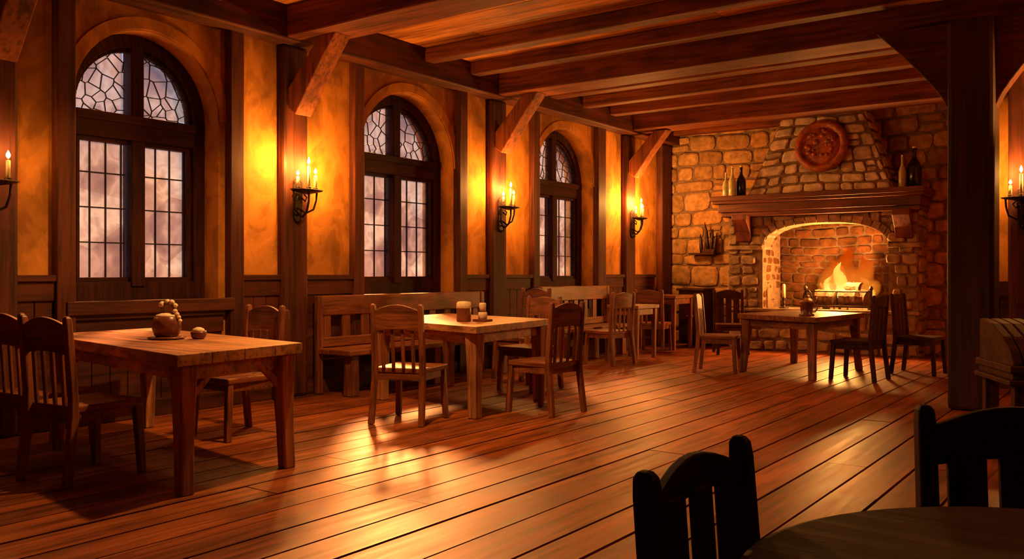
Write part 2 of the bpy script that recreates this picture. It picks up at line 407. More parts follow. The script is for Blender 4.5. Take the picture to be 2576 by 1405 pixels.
# ------------------------------------------------------------------ wall timbers (structure trims)
tn = 2
def trim(mb, mat='timberZ', bevel=.01):
    global tn
    o = struct(mb.build('trim_%d' % tn, mat, bevel=bevel)); tn += 1; return o
for a, b in ((3.47, 3.62), (5.05, 5.20), (6.60, 6.745), (8.345, 8.50), (9.94, 10.085), (11.665, 11.90)):
    mb = MB(); mb.box(0, .09, a, b, 0, 3.45); trim(mb)
SEG = [(-2.6, 2.86), (3.18, 3.47), (5.20, 5.64), (5.95, 6.60), (8.50, 8.97), (9.29, 9.94), (11.90, 12.52), (12.83, 13.61)]
def wainscot(a, b, top=1.19, dep=.05):
    mb = MB(); n = max(1, round((b-a)/.16)); w = (b-a)/n
    for i in range(n): mb.box(0, dep-.015, a+i*w+.003, a+(i+1)*w-.003, .1, top-.18)
    mb.box(0, dep+.03, a, b, top-.05, top); mb.box(0, dep+.005, a, b, top-.2, top-.05); mb.box(0, dep+.02, a, b, 0, .14)
    return mb
for a, b in SEG: trim(wainscot(a, b), 'timberY', .005)
for y0, y1, zs, z0 in WINS: trim(wainscot(y0-.02, y1+.02, z0-.09), 'timberY', .005)
# ------------------------------------------------------------------ posts
def post(x0, x1, y0, y1, z1, label, bev=.03, mat='timberZ'):
    cx, cy = (x0+x1)/2, (y0+y1)/2
    mb = MB(); n = 9
    for i in range(n):
        pass
    f = lambda z: [(x0-cx+.006*noise.noise((z, 1, cx)), y0-cy+.006*noise.noise((z, 2, cy)), z), (x1-cx+.006*noise.noise((z, 3, cx)), y0-cy+.006*noise.noise((z, 5, cy)), z),
                   (x1-cx+.006*noise.noise((z, 7, cx)), y1-cy, z), (x0-cx, y1-cy, z)]
    vs = [[mb.bm.verts.new(p) for p in f(z1*i/n)] for i in range(n+1)]
    mb.face(vs[0][::-1]); mb.face(vs[-1])
    for i in range(n):
        for k in range(4): mb.face([vs[i][k], vs[i][(k+1) % 4], vs[i+1][(k+1) % 4], vs[i+1][k]])
    o = mb.build('timber_post', mat, loc=(cx, cy, 0), bevel=bev)
    return tag(o, label, 'post', 'timber posts of the tavern')
post(.005, .11, 2.86, 3.18, 3.42, 'dark timber wall post cut by the left edge of the picture')
post(.005, .11, 5.64, 5.95, 3.42, 'dark timber wall post between the first and second arched windows')
post(.005, .11, 8.97, 9.29, 3.42, 'dark timber wall post between the second and third arched windows')
post(.005, .11, 12.52, 12.83, 3.42, 'dark timber wall post just past the third arched window, candle sconce on it')
post(.021, .14, 13.72, 14.08, 3.42, 'timber corner post where the plaster wall meets the stone wall')
post(5.42, 5.79, 8.62, 8.99, 3.44, 'massive freestanding dark timber post right of the fireplace', .035, 'bigpost')
# short round post with a pale end beside the first wall post
mb = MB(); mb.lathe([(.055, 0), (.052, .3), (.05, .80), (.046, .855), (.03, .87)], n=16)
tag(mb.build('newel_post', 'timberZ', loc=(.34, 5.46, 0), smooth=False, bevel=.004), 'short round wooden post standing at the foot of the first sconce post', 'post')

# ------------------------------------------------------------------ ceiling timbers
mb = MB(); mb.box(0, .27, Y0, Y1, 3.42, CEIL)
tag(mb.build('wall_plate', 'timberY', bevel=.015), 'long horizontal timber running along the top of the window wall', 'beam')
def beam(y0, y1, z0, z1, x0, x1, name, label, cat, group, mat='beamX'):
    cx, cy = (x0+x1)/2, (y0+y1)/2; mb = MB(); n = 14; rows = []
    for i in range(n+1):
        x = x0+(x1-x0)*i/n; j = lambda s: .008*noise.noise((x*1.3, s, y0))
        rows.append([mb.bm.verts.new(p) for p in ((x-cx, y0-cy+j(1), z0+j(2)), (x-cx, y1-cy+j(3), z0+j(4)), (x-cx, y1-cy, z1), (x-cx, y0-cy, z1))])
    mb.face(rows[0]); mb.face(rows[-1][::-1])
    for i in range(n):
        for k in range(4): mb.face([rows[i][k], rows[i][(k+1) % 4], rows[i+1][(k+1) % 4], rows[i+1][k]])
    return tag(mb.build(name, mat, loc=(cx, cy, 0), bevel=.015), label, cat, group)
G = 'main ceiling beams'
beam(2.78, 3.18, 3.44, CEIL, .1, X1, 'ceiling_beam', 'heavy ceiling beam over the left edge, nearest of the main beams', 'beam', G)
beam(5.55, 5.97, 3.44, CEIL, .1, X1, 'ceiling_beam', 'heavy ceiling beam starting above the nearest full sconce post', 'beam', G)
beam(8.90, 9.34, 3.44, CEIL, .1, X1, 'ceiling_beam', 'heavy ceiling beam resting on the big freestanding post', 'beam', G)
beam(12.45, 12.88, 3.46, CEIL, .1, X1, 'ceiling_beam', 'heavy ceiling beam nearest the fireplace', 'beam', G)
G = 'ceiling joists'
for y, l in ((4.72, 'slender ceiling joist just before the beam over the nearest full sconce'), (7.60, 'slender ceiling joist midway over the second arched window'), (8.42, 'slender ceiling joist just before the beam on the freestanding post'),
             (10.15, 'first slender joist behind the beam on the freestanding post'), (11.0, 'second slender joist behind the beam on the freestanding post'), (11.8, 'third slender joist behind the beam on the freestanding post'),
             (13.3, 'slender ceiling joist just before the chimney hood'), (13.98, 'ceiling joist lying along the top of the stone wall')):
    if y == 13.98:
        beam(y-.1, y+.12, 3.56, CEIL, .2, 2.2, 'ceiling_joist', l, 'joist', G)
    else: beam(y-.09, y+.09, 3.59, CEIL, .2, X1, 'ceiling_joist', l, 'joist', G)
def brace(y, label, z=2.78, x=.115, L=.66, s=1, w=.20):
    mb = MB()
    c = [(0, 0), (.02, -.02)]
    pts = [(x, z+.02), (x+s*.10, z-.05), (x+s*.36, z+.30), (x+s*.44, z+.40), (x+s*L+.0, z+.66), (x+s*(L-.22), z+.66), (x+s*.22, z+.44), (x, z+.22)]
    if s < 0: pts = pts[::-1]
    mb.prism([(u-x, v-z) for u, v in pts], 'Y', -w/2, w/2)
    return tag(mb.build('knee_brace', 'bracewood', loc=(x, y, z), bevel=.01), label, 'brace', 'diagonal knee braces')
brace(3.02, 'diagonal timber brace at the top left corner')
brace(5.79, 'diagonal timber brace above the nearest full candle sconce')
brace(9.12, 'diagonal timber brace above the middle candle sconce')
brace(12.67, 'diagonal timber brace above the candle sconce by the stone wall')
def curved_brace(sgn, label):
    mb = MB(); X = 5.42 if sgn < 0 else 5.79
    lo = [(0+sgn*.6*math.sin(t*PI/2/10)*1.0, .75*(1-math.cos(t*PI/2/10))*1.0) for t in range(11)]
    lo = [(sgn*.62*(t/10), .78*(t/10)**.8) for t in range(11)]
    hi = [(sgn*.0, .78), (0, .0)]
    pts = lo+[(0, .78)]
    if sgn < 0: pts = pts[::-1]
    mb.prism(pts, 'Y', -.09, .09)
    tag(mb.build('knee_brace', 'timberX', loc=(X, 8.81, 2.66), bevel=.01), label, 'brace', 'diagonal knee braces')
curved_brace(-1, 'dark curved brace on the fireplace side of the freestanding post')
curved_brace(1, 'dark curved brace on the right side of the freestanding post')

# ------------------------------------------------------------------ masonry
def stones(mb, mapf, U, V, keep, seed=1, hrow=(.13, .24), wst=(.15, .40), depth=(.015, .045), gap=.012, mat=0, toned=(0, 1)):
    r = random.Random(seed); v = V[0]
    while v < V[1]-.04:
        h = r.uniform(*hrow)
        if V[1]-(v+h) < .08: h = V[1]-v
        u = U[0]-r.uniform(0, .1)
        while u < U[1]:
            w = r.uniform(*wst)
            if r.random() < .15: w *= 1.4
            a, b = u, u+w
            u = b
            ca, cb = max(a, U[0]), min(b, U[1])
            if cb-ca < .07: continue
            hs = [(v, v+h)] if r.random() > .14 or h < .17 else [(v, v+h*.5), (v+h*.5, v+h)]
            for (va, vb) in hs:
                cu, cv = (ca+cb)/2, (va+vb)/2
                if not keep(cu, cv): continue
                g = gap*r.uniform(.7, 1.5); hw, hh = (cb-ca)/2-g, (vb-va)/2-g
                if hw < .02 or hh < .02: continue
                d = r.uniform(*depth); ph = r.uniform(0, 9)
                ring = []
                wv = lambda uu: .018*math.sin(uu*3.1+v*2)
                k = .42
                for (sx_, sy_) in ((1, -k), (1, k), (.82, .82), (k, 1), (-k, 1), (-.82, .82), (-1, k), (-1, -k), (-.82, -.82), (-k, -1), (k, -1), (.82, -.82)):
                    if abs(sx_) == .82: sx_, sy_ = sx_*1.08, sy_*1.08
                    ring.append((cu+sx_*hw+r.uniform(-.010, .010), cv+sy_*hh+r.uniform(-.008, .008)+wv(cu+sx_*hw)))
                tone = r.uniform(*toned)
                R0 = [mb.bm.verts.new(mapf(p[0], p[1], -.01)) for p in ring]
                R1 = [mb.bm.verts.new(mapf(cu+(p[0]-cu)*.97, cv+(p[1]-cv)*.96, d*.65)) for p in ring]
                R2 = [mb.bm.verts.new(mapf(cu+(p[0]-cu)*.80, cv+(p[1]-cv)*.76, d+r.uniform(-.004, .004))) for p in ring]
                n = len(ring)
                for A, B in ((R0, R1), (R1, R2)):
                    for i in range(n): mb.face([A[i], A[(i+1) % n], B[(i+1) % n], B[i]], tone, mat)
                mb.face(R2, tone, mat)
        v += h
# back stone wall, open behind the fireplace
FX0, FX1, FY = 1.38, 4.20, 13.60
mb = MB()
mb.box(-T, 1.6, Y1, Y1+.3, 0, CEIL+.1, .3, 1); mb.box(4.0, X1+.4, Y1, Y1+.3, 0, CEIL+.1, .3, 1); mb.box(1.6, 4.0, Y1, Y1+.3, 2.2, CEIL+.1, .3, 1)
stones(mb, lambda u, v, d: (u, Y1-d, v), (0, 5.6), (0, CEIL), lambda u, v: not (1.5 < u < 4.05 and v < 2.3) and not (2.4 < u < 3.3), 3, (.18, .36), (.22, .55), (.02, .05), .011)
struct(mb.build('wall_back', ['stone', 'mortar'], smooth=False))

fp = tag(empty('fireplace', (2.8, 13.6, 0)), 'great stone fireplace with tapering hood and burning log fire', 'fireplace')
OX, OY = -2.8, -13.6
OX0, OX1, OZ0, OZS, OZT = 1.93, 3.80, .66, 1.62, 1.97
def archz(u):
    t = (u-(OX0+OX1)/2)/((OX1-OX0)/2); return OZS+(OZT-OZS)*max(0, 1-abs(t)**2.6)**.5
def P(x, y, z): return (x+OX, y+OY, z)
mb = MB()
def bx(x0, x1, y0, y1, z0, z1, mat=1): mb.hull8([P(x0, y0, z0), P(x1, y0, z0), P(x1, y1, z0), P(x0, y1, z0)], [P(x0, y0, z1), P(x1, y0, z1), P(x1, y1, z1), P(x0, y1, z1)], .4, mat)
bx(FX0, FX1, FY, Y1+.55, 0, OZ0-.04)
stones(mb, lambda u, v, d: P(u, FY-d, v), (FX0, FX1), (0, OZ0-.03), lambda u, v: True, 11, (.13, .22))
stones(mb, lambda u, v, d: P(FX1+d, u, v), (FY, Y1), (0, OZ0-.03), lambda u, v: True, 12)
mb.build('hearth_base', ['greystone', 'mortar'], fp)
mb = MB(); mb.hull8([P(FX0-.02, FY-.05, OZ0-.05), P(FX1+.02, FY-.05, OZ0-.05), P(FX1+.02, Y1+.5, OZ0-.05), P(FX0-.02, Y1+.5, OZ0-.05)], [P(FX0-.02, FY-.05, OZ0), P(FX1+.02, FY-.05, OZ0), P(FX1+.02, Y1+.5, OZ0), P(FX0-.02, Y1+.5, OZ0)])
mb.build('hearth_slab', 'greystone', fp, bevel=.012)
mb = MB()
bx(FX0, OX0, FY, Y1+.55, OZ0, 2.12); bx(OX1, FX1, FY, Y1+.55, OZ0, 2.12)
n = 24
for i in range(n):
    a, b = OX0+(OX1-OX0)*i/n, OX0+(OX1-OX0)*(i+1)/n
    za, zb = archz(a), archz(b)
    mb.prism([(a+OX, za), (b+OX, zb), (b+OX, 2.12), (a+OX, 2.12)], 'Y', FY+OY, FY+.34+OY, .4, 1)
stones(mb, lambda u, v, d: P(u, FY-d, v), (FX0, FX1), (OZ0, 2.12), lambda u, v: (u < OX0-.03 or u > OX1+.03 or v > archz(min(max(u, OX0), OX1))+.12), 13, (.12, .2), (.13, .27))
stones(mb, lambda u, v, d: P(FX1+d, u, v), (FY, Y1), (OZ0, 2.12), lambda u, v: True, 14)
stones(mb, lambda u, v, d: P(FX0-d, u, v), (FY, Y1), (OZ0, 2.12), lambda u, v: True, 15)
mb.build('stone_surround', ['greystone', 'mortar'], fp)
# voussoirs round the opening
mb = MB(); n = 17; rr = random.Random(4)
us = [OX0+(OX1-OX0)*(.5-.5*math.cos(PI*i/n)) for i in range(n+1)]
for i in range(n):
    a, b = us[i]+.006, us[i+1]-.006
    za, zb = archz(us[i]), archz(us[i+1]); h = rr.uniform(.09, .13)
    cx = (OX0+OX1)/2; sa, sb_ = 1+h*.6, 1+h*.6
    q = [(a, za), (b, zb), (cx+(b-cx)*sb_, zb+h), (cx+(a-cx)*sa, za+h)]
    mb.prism([(u+OX, v) for u, v in q], 'Y', FY-.03+OY, FY+.36+OY, rr.random())
mb.build('arch_stones', 'greystone', fp, bevel=.008)
for s, x0, x1 in ((0, FX0-.03, OX0), (1, OX1, FX1+.03)):
    mb = MB(); mb.hull8([P(x0, FY-.07, OZS-.04), P(x1+(.03 if not s else 0), FY-.07, OZS-.04), P(x1, FY+.4, OZS-.04), P(x0, FY+.4, OZS-.04)], [P(x0, FY-.07, OZS+.02), P(x1, FY-.07, OZS+.02), P(x1, FY+.4, OZS+.02), P(x0, FY+.4, OZS+.02)])
    mb.build('impost', 'greystone', fp, bevel=.008)
    c = (x0+x1)/2
    mb = MB(); mb.prism([(FY+OY+.02, 1.66), (FY+OY-.05, 1.72), (FY+OY-.10, 1.86), (FY+OY-.26, 2.04), (FY+OY-.26, 2.12), (FY+OY+.02, 2.12)][::-1], 'X', c-.12+OX, c+.12+OX)
    mb.build('corbel', 'mantelZ', fp, bevel=.01)
# firebox lining
mb = MB(); BY = 14.42
bx(OX0-.02, OX1+.02, BY, BY+.2, OZ0, 2.4)
bx(OX0-.12, OX0-.02, FY+.3, BY+.1, OZ0, 2.4); bx(OX1+.02, OX1+.12, FY+.3, BY+.1, OZ0, 2.4)
stones(mb, lambda u, v, d: P(u, BY-d, v), (OX0, OX1), (OZ0, 2.3), lambda u, v: True, 21, (.10, .16), (.16, .34), (.01, .025), .008)
stones(mb, lambda u, v, d: P(OX0-.02+d, u, v), (FY+.02, BY), (OZ0, 2.3), lambda u, v: v < 1.75 or u > FY+.42, 22, (.10, .15), (.14, .28), (.01, .03), .008)
stones(mb, lambda u, v, d: P(OX1+.02-d, u, v), (FY+.02, BY), (OZ0, 2.3), lambda u, v: v < 1.75 or u > FY+.42, 23, (.10, .15), (.14, .28), (.01, .03), .008)
bx(OX0-.1, OX1+.1, FY+.34, BY+.1, 2.35, 2.45)
mb.build('firebox', ['firestone', 'soot'], fp)
# mantel shelf
mb = MB(); Z = 2.10
for (e, z0, z1) in ((.10, 2.10, 2.17), (.15, 2.17, 2.30), (.24, 2.30, 2.345), (.28, 2.345, 2.42)):
    mb.hull8([P(FX0-e*.7, FY-e-.06, z0), P(FX1+e*.5, FY-e-.06, z0), P(FX1+e*.5, Y1-.08, z0), P(FX0-e*.7, Y1-.08, z0)], [P(FX0-e*.7, FY-e-.06, z1), P(FX1+e*.5, FY-e-.06, z1), P(FX1+e*.5, Y1-.08, z1), P(FX0-e*.7, Y1-.08, z1)])
mb.build('mantel_shelf', 'mantelX', fp, bevel=.01)
# hood
hb = [(1.72, 13.55), (3.86, 13.55), (3.86, Y1), (1.72, Y1)]; ht = [(2.26, 13.70), (3.38, 13.70), (3.38, Y1), (2.26, Y1)]
zb_, zt_ = 2.42, CEIL
mb = MB(); mb.hull8([P(x, y, zb_) for x, y in hb], [P(x, y, zt_) for x, y in ht], .4, 1)
def hood_front(u, v, d):
    t = (v-zb_)/(zt_-zb_); return P(u, 13.55+.15*t-d, v)
def hx(v, k): 
    t = (v-zb_)/(zt_-zb_); return hb[k][0]+(ht[k][0]-hb[k][0])*t
# rows follow the taper
def hood_map(u, v, d):
    t = (v-zb_)/(zt_-zb_); x0 = hx(v, 0); x1 = hx(v, 1); return P(x0+(x1-x0)*u/2.14, 13.55+.15*t-d, v)
stones(mb, hood_map, (0, 2.14), (zb_, 3.1), lambda u, v: True, 31, (.14, .24), (.18, .42), (.012, .035), .013)
stones(mb, lambda u, v, d: hood_map(u*2.14/1.6, v, d), (0, 1.6), (3.1, zt_), lambda u, v: True, 33, (.14, .24), (.18, .42), (.012, .035), .013)
stones(mb, lambda u, v, d: P(hx(v, 1)+d, 13.55+.15*(v-zb_)/(zt_-zb_)+u*(Y1-13.55-.15*(v-zb_)/(zt_-zb_))/.6, v), (0, .6), (zb_, zt_), lambda u, v: True, 32, (.14, .24), (.18, .34), (.012, .03), .013)
stones(mb, lambda u, v, d: P(hx(v, 0)-d, 13.55+.15*(v-zb_)/(zt_-zb_)+u*(Y1-13.55-.15*(v-zb_)/(zt_-zb_))/.6, v), (0, .6), (zb_, zt_), lambda u, v: True, 34, (.14, .24), (.18, .34), (.012, .03), .013)
mb.build('chimney_hood', ['hoodstone', 'mortar'], fp)
# round carved plaque hung on the hood
pl = tag(empty('round_plaque', (2.86, 13.56, 3.12)), 'round red carved plaque hanging on the stone chimney hood', 'plaque')
pl.rotation_euler = (math.radians(90-5.5), 0, 0)
mb = MB(); mb.lathe([(.375, -.02), (.395, .01), (.395, .04), (.37, .065), (.33, .075), (.30, .06), (.285, .035), (.27, .03)], n=48, wob=.03)
mb.build('rim', 'terracotta', pl, smooth=True)
mb = MB(); rr = random.Random(8)
mb.lathe([(.285, .0), (.285, .032), (.2, .04)], n=40)
for i in range(26):
    a = rr.uniform(0, 2*PI); d = .24*math.sqrt(rr.random()); r = rr.uniform(.03, .06)
    mb.lathe([(r, .02), (r*.95, .045), (r*.6, .062), (r*.2, .07)], (d*math.cos(a), d*math.sin(a), 0), 12, 1, rr.uniform(.6, 1))
mb.build('carving', 'terracotta', pl, smooth=True)

# fire
fire = tag(empty('log_fire', (3.03, 13.92, OZ0)), 'log fire burning in the stone hearth', 'fire')
def flame(x, y, h, r, mat, seed, z=.16):
    mb = MB(); rr = random.Random(seed); n = 14
    pts = []; rs = []
    for i in range(n+1):
        t = i/n
        h *= 1.0; pts.append((x+.05*math.sin(t*5+seed)*t+.015*math.sin(t*13+seed), y+.03*math.sin(t*4+seed*2)*t, z+h*t))
        rs.append(max(.002, r*(math.sin(PI*min(1, (t*.9+.1))**.62)**.9)*1.3*(1+.12*math.sin(t*11+seed))))
    mb.tube(pts, rs, 14); return mb.build('flame', mat, fire, smooth=True)
for a in ((.0, .05, .56, .10, 'firecore', 1), (-.17, .03, .37, .06, 'firecore', 2), (.12, .08, .40, .10, 'fireflame', 3), (-.08, .12, .55, .13, 'fireflame', 4), (.30, .08, .34, .09, 'fireflame', 5),
          (-.27, .09, .25, .06, 'fireflame', 6), (.22, .03, .26, .05, 'firecore', 7), (.42, .1, .22, .06, 'fireflame', 8), (.02, .22, .80, .20, 'fireglow', 9), (-.2, .24, .62, .17, 'fireglow', 10), (.27, .23, .66, .18, 'fireglow', 11)): flame(*a)
def log(x0, x1, y, z, r, lab=None, rz=0):
    mb = MB(); n = 8; pts = [(x0+(x1-x0)*i/n, y+rz*(i/n-.5)+.008*math.sin(i*2.1), z+.006*math.sin(i*3)) for i in range(n+1)]
    mb.tube(pts, [r*(1+.06*math.sin(i*1.7)) for i in range(n+1)], 12)
    return mb.build('log', 'bark', fire, smooth=False)
log(-.36, -.03, -.04, .17, .125); log(.0, .42, -.05, .17, .13); log(-.3, .42, .15, .14, .11, rz=.1); log(-.22, .32, .05, .33, .08, rz=-.12)
for i in range(14):
    rr = random.Random(i); r = rr.uniform(.02, .04); mb = MB(); mb.lathe([(r*.6, 0), (r, r*.5), (r*.5, r)], (rr.uniform(-.4, .45), rr.uniform(-.18, .0), 0), 7); mb.build('ember', 'ember', fire)
mb = MB(); mb.box(-.48, .52, -.22, -.19, .03, .06)
for x in (-.46, .50):
    mb.box(x-.015, x+.015, -.22, -.19, 0, .30); mb.bar((x, -.2, .05), (x, .25, .05), .025, .025); mb.lathe([(.02, .29), (.032, .32), (.02, .35), (.004, .36)], (x, -.205, 0), 10)
mb.bar((-.46, -.205, .27), (.5, -.205, .27), .018, .018)
for i in range(9): mb.bar((-.38+i*.1, -.205, .045), (-.38+i*.1, -.205, .12), .014, .014)
mb.build('fire_grate', 'iron', fire, bevel=.004)
lamp('POINT', 'fire_light', (.05, .0, .50), FIRE, (1, .42, .09), .16, fire)
lamp('POINT', 'fire_light', (-.1, -.12, .62), FIRE*.35, (1, .42, .09), .12, fire)

# hearth objects
def thing_mesh(name, mb, mat, loc, label, cat, group=None, bevel=0, smooth=False, rz=0):
    o = mb.build(name, mat, loc=loc, bevel=bevel, smooth=smooth); o.rotation_euler = (0, 0, rz); return tag(o, label, cat, group)
cn = tag(empty('candle_holder', (2.20, 13.80, OZ0)), 'pale candle in a dark iron holder on the left of the hearth', 'candle')
mb = MB(); mb.lathe([(.075, 0), (.075, .012), (.03, .02), (.02, .06), (.032, .075), (.02, .09), (.03, .15), (.035, .17)], n=16); mb.build('holder', 'iron', cn, smooth=True)
mb = MB(); mb.lathe([(.026, .17), (.026, .36), (.018, .375), (.004, .38)], n=14); mb.build('candle', 'wax', cn, smooth=True)
kt = tag(empty('kettle', (2.60, 13.70, OZ0)), 'small dark kettle with a spout beside the burning logs', 'kettle')
mb = MB(); mb.lathe([(.06, 0), (.085, .03), (.09, .09), (.07, .15), (.04, .18), (.05, .19), (.03, .21), (.01, .23)], n=20); mb.build('body', 'iron', kt, smooth=True)
mb = MB(); mb.tube([(.07, 0, .08), (.12, 0, .13), (.14, 0, .19)], [.025, .016, .012], 10); mb.build('spout', 'iron', kt, smooth=True)
mb = MB(); mb.tube([(-.06*math.cos(t*PI/8)*1.1, 0, .16+.13*math.sin(t*PI/8)) for t in range(9)], .008, 8); mb.build('handle', 'iron', kt, smooth=True)

# mantel bottles
def bottle(loc, h, r, mat, label, group='bottles on the mantel shelf', neck=.35):
    root = tag(empty('bottle', loc), label, 'bottle', group)
    mb = MB(); b = h*(1-neck); mb.lathe([(r*.9, 0), (r, .01), (r, b*.78), (r*.8, b*.95), (r*.42, b*1.12), (r*.30, b*1.2), (r*.28, h*.95), (r*.36, h*.955), (r*.36, h)], n=20)
    mb.build('glass_body', mat, root, smooth=True)
    mb = MB(); mb.lathe([(r*.26, h-.01), (r*.28, h+.025)], n=12); mb.build('cork', 'wax', root)
    return root
bottle((1.40, 13.42, 2.42), .36, .055, 'pale', 'short pale bottle, leftmost on the mantel shelf')
bottle((1.53, 13.36, 2.42), .44, .058, 'pale', 'tall pale bottle beside the leftmost one on the mantel shelf')
bottle((1.62, 13.50, 2.42), .46, .075, 'black', 'dark wide bottle at the left foot of the chimney hood')
bottle((3.98, 13.62, 2.42), .46, .050, 'pale', 'slim pale bottle right of the chimney hood on the mantel')
bottle((4.12, 13.72, 2.42), .58, .10, 'black', 'large black bottle at the right end of the mantel')
# iron bracket with tools on the stone wall
tb = tag(empty('wall_rack', (.78, 14.08, 1.55)), 'small dark rack of upright pointed tools on the stone wall', 'rack')
mb = MB(); mb.box(-.25, .2, -.16, .03, -.03, .0); mb.box(-.02, .2, -.14, -.1, 0, .06); mb.build('shelf', 'darkX', tb, bevel=.005)
for i, (x, h, l) in enumerate(((-.05, .32, -.03), (.06, .52, -.06), (.13, .40, .02), (.19, .34, .03))):
    mb = MB(); mb.tube([(x, -.07, .0), (x-.01, -.07, h*.3), (x+l*.5, -.07, h*.7), (x+l, -.07, h)], [.028, .034, .026, .004], 10); mb.build('tool', 'iron', tb, smooth=True)

# ------------------------------------------------------------------ sconces
def make_sconce(name='wall_sconce'):
    root = empty(name)            # local: wall is at x<=0, sconce projects +x, arms spread along y
    mb = MB(); mb.prism([(-.05, -.26), (0, -.32), (.05, -.26), (.06, .02), (.05, .10), (0, .14), (-.05, .10), (-.06, .02)], 'X', 0, .022); mb.build('back_plate', 'iron', root, bevel=.006)
    mb = MB()
    mb.tube([(.02, 0, -.22), (.08, 0, -.25), (.14, 0, -.20), (.17, 0, -.10), (.17, 0, -.02)], .012, 8)
    for s in (-1, 1):
        mb.tube([(.02, 0, -.16), (.07, s*.05, -.21), (.10, s*.12, -.17), (.12, s*.14, -.08), (.12, s*.145, 0)], .010, 8)
        mb.tube([(.03, s*.02, -.05), (.05, s*.06, -.09), (.04, s*.09, -.05), (.03, s*.06, -.02)], .008, 6)
    mb.tube([(.02, 0, -.30), (.06, 0, -.28), (.05, 0, -.24)], .010, 6)
    mb.build('scroll_arm', 'iron', root, smooth=True)
    mb = MB(); mb.lathe([(.02, -.03), (.06, -.015), (.105, .0), (.115, .012), (.108, .014), (.03, .006)], (.14, 0, 0), 24, .95, 1.65); mb.build('drip_tray', 'iron', root, smooth=True)
    for (x, y, h, f) in ((.13, -.10, .10, .05), (.17, .0, .21, .075), (.13, .12, .13, .06)):
        c = None
        mb = MB(); mb.lathe([(.024, .0), (.02, .012), (.026, .035), (.022, .04)], (x, y, 0), 12); mb.build('candle_cup', 'iron', root, smooth=True)
        mb = MB(); mb.lathe([(.015, .03), (.015, .03+h), (.008, .035+h)], (x, y, 0), 12); c = mb.build('candle', 'wax', root, smooth=True)
        mb = MB(); mb.lathe([(.004, 0), (.014, f*.25), (.016, f*.45), (.009, f*.75), (.001, f)], (0, 0, 0), 10)
        fl_ = mb.build('flame', 'flame', c, smooth=True); fl_.location = (x, y, .045+h)
    return root
sc0 = make_sconce()
G = 'candle sconces on the posts'
def place_sconce(o, loc, rz, label, en=1):
    o.location = loc; o.rotation_euler = (0, 0, rz); tag(o, label, 'sconce', G)
    lamp('POINT', 'candle_or_fill_light', (.14, -.17, .27), CANDLE*en*.5, (1, .42, .085), .05, o)
    lamp('POINT', 'candle_or_fill_light', (.14, .17, .25), CANDLE*en*.5, (1, .42, .085), .05, o)
cps = [copy_tree(sc0) for _ in range(4)]
place_sconce(sc0, (.115, 5.80, 2.0), 0, 'iron candle sconce on the post between the two nearest windows', 1.0)
place_sconce(cps[0], (.115, 9.13, 2.04), 0, 'iron candle sconce on the post between the second and third windows', 1.0)
place_sconce(cps[1], (.115, 12.68, 2.08), 0, 'iron candle sconce on the post nearest the stone wall', 1.5)
place_sconce(cps[2], (.115, 2.92, 1.85), 0, 'iron candle sconce cut off by the left edge of the picture', .12)

# added fill lantern unseen above the frame, shaded to throw light only downward
cw = tag(empty('added_lantern', (2.75, 4.3, 3.12)), 'added unseen shaded iron lantern lighting the nearest tables', 'lantern')
mb = MB(); n = 32; R_ = [(.06, .26), (.10, .22), (.30, .0), (.292, .0), (.09, .21), (.05, .25)]
mb.lathe(R_, n=n); mb.build('shade', 'iron', cw, smooth=True)
mb = MB(); mb.tube([(0, 0, .25), (0, 0, .61)], .008, 8); mb.build('chain', 'iron', cw)
for k in range(3):
    a = k*2*PI/3; px_, py_ = .17*math.cos(a), .17*math.sin(a)
    mb = MB(); mb.bar((px_, py_, .14), (px_, py_, .0), .006, .006, up=(1, 0, 0)); mb.build('rod', 'iron', cw)
mb = MB(); mb.tube([(.17*math.cos(t*PI/16), .17*math.sin(t*PI/16), .0) for t in range(33)], .007, 6); mb.build('candle_ring', 'iron', cw)
for k in range(3):
    a = k*2*PI/3+1; px_, py_ = .17*math.cos(a), .17*math.sin(a)
    mb = MB(); mb.lathe([(.012, -.02), (.012, .02)], (px_, py_, 0), 10); c = mb.build('candle', 'wax', cw)
    mb = MB(); mb.lathe([(.004, 0), (.014, .014), (.016, .025), (.009, .04), (.001, .055)], (0, 0, 0), 10); f_ = mb.build('flame', 'flame', c); f_.location = (px_, py_, .022)
lamp('POINT', 'candle_or_fill_light', (0, 0, .128), LANTERN_FILL, (1, .50, .15), .06, cw)  # fill light of the added lantern, brightens tables and floor

bl = tag(empty('added_bowl_lamp', (7.0, 9.0, 2.55)), 'added unseen iron bowl lamp beyond the right edge, lighting the ceiling', 'lamp')  # uplight added out of view to brighten ceiling boards and beams
mb = MB(); mb.lathe([(.03, -.10), (.16, -.07), (.27, .0), (.265, .0), (.15, -.055), (.03, -.08)], n=32); mb.build('bowl', 'iron', bl, smooth=True)
mb = MB()
for k in range(3): a = k*2*PI/3; mb.bar((.26*math.cos(a), .26*math.sin(a), 0), (0, 0, .55), .008, .008, up=(1, 0, .1))
mb.tube([(0, 0, .54), (0, 0, 1.18)], .008, 8); mb.build('chain', 'iron', bl)
for k in range(3):
    a = k*2*PI/3; px_, py_ = .11*math.cos(a), .11*math.sin(a)
    mb = MB(); mb.lathe([(.016, -.06), (.016, .0)], (px_, py_, 0), 10); c = mb.build('candle', 'wax', bl)
    mb = MB(); mb.lathe([(.004, 0), (.014, .014), (.016, .025), (.009, .04), (.001, .055)], (0, 0, 0), 10); f_ = mb.build('flame', 'flame', c); f_.location = (px_, py_, .0)
    lamp('POINT', 'candle_or_fill_light', (px_*.6, py_*.6, .03), BOWL_FILL/3, (1, .42, .085), .03, bl)  # fill light of the added bowl, aimed up by its rim

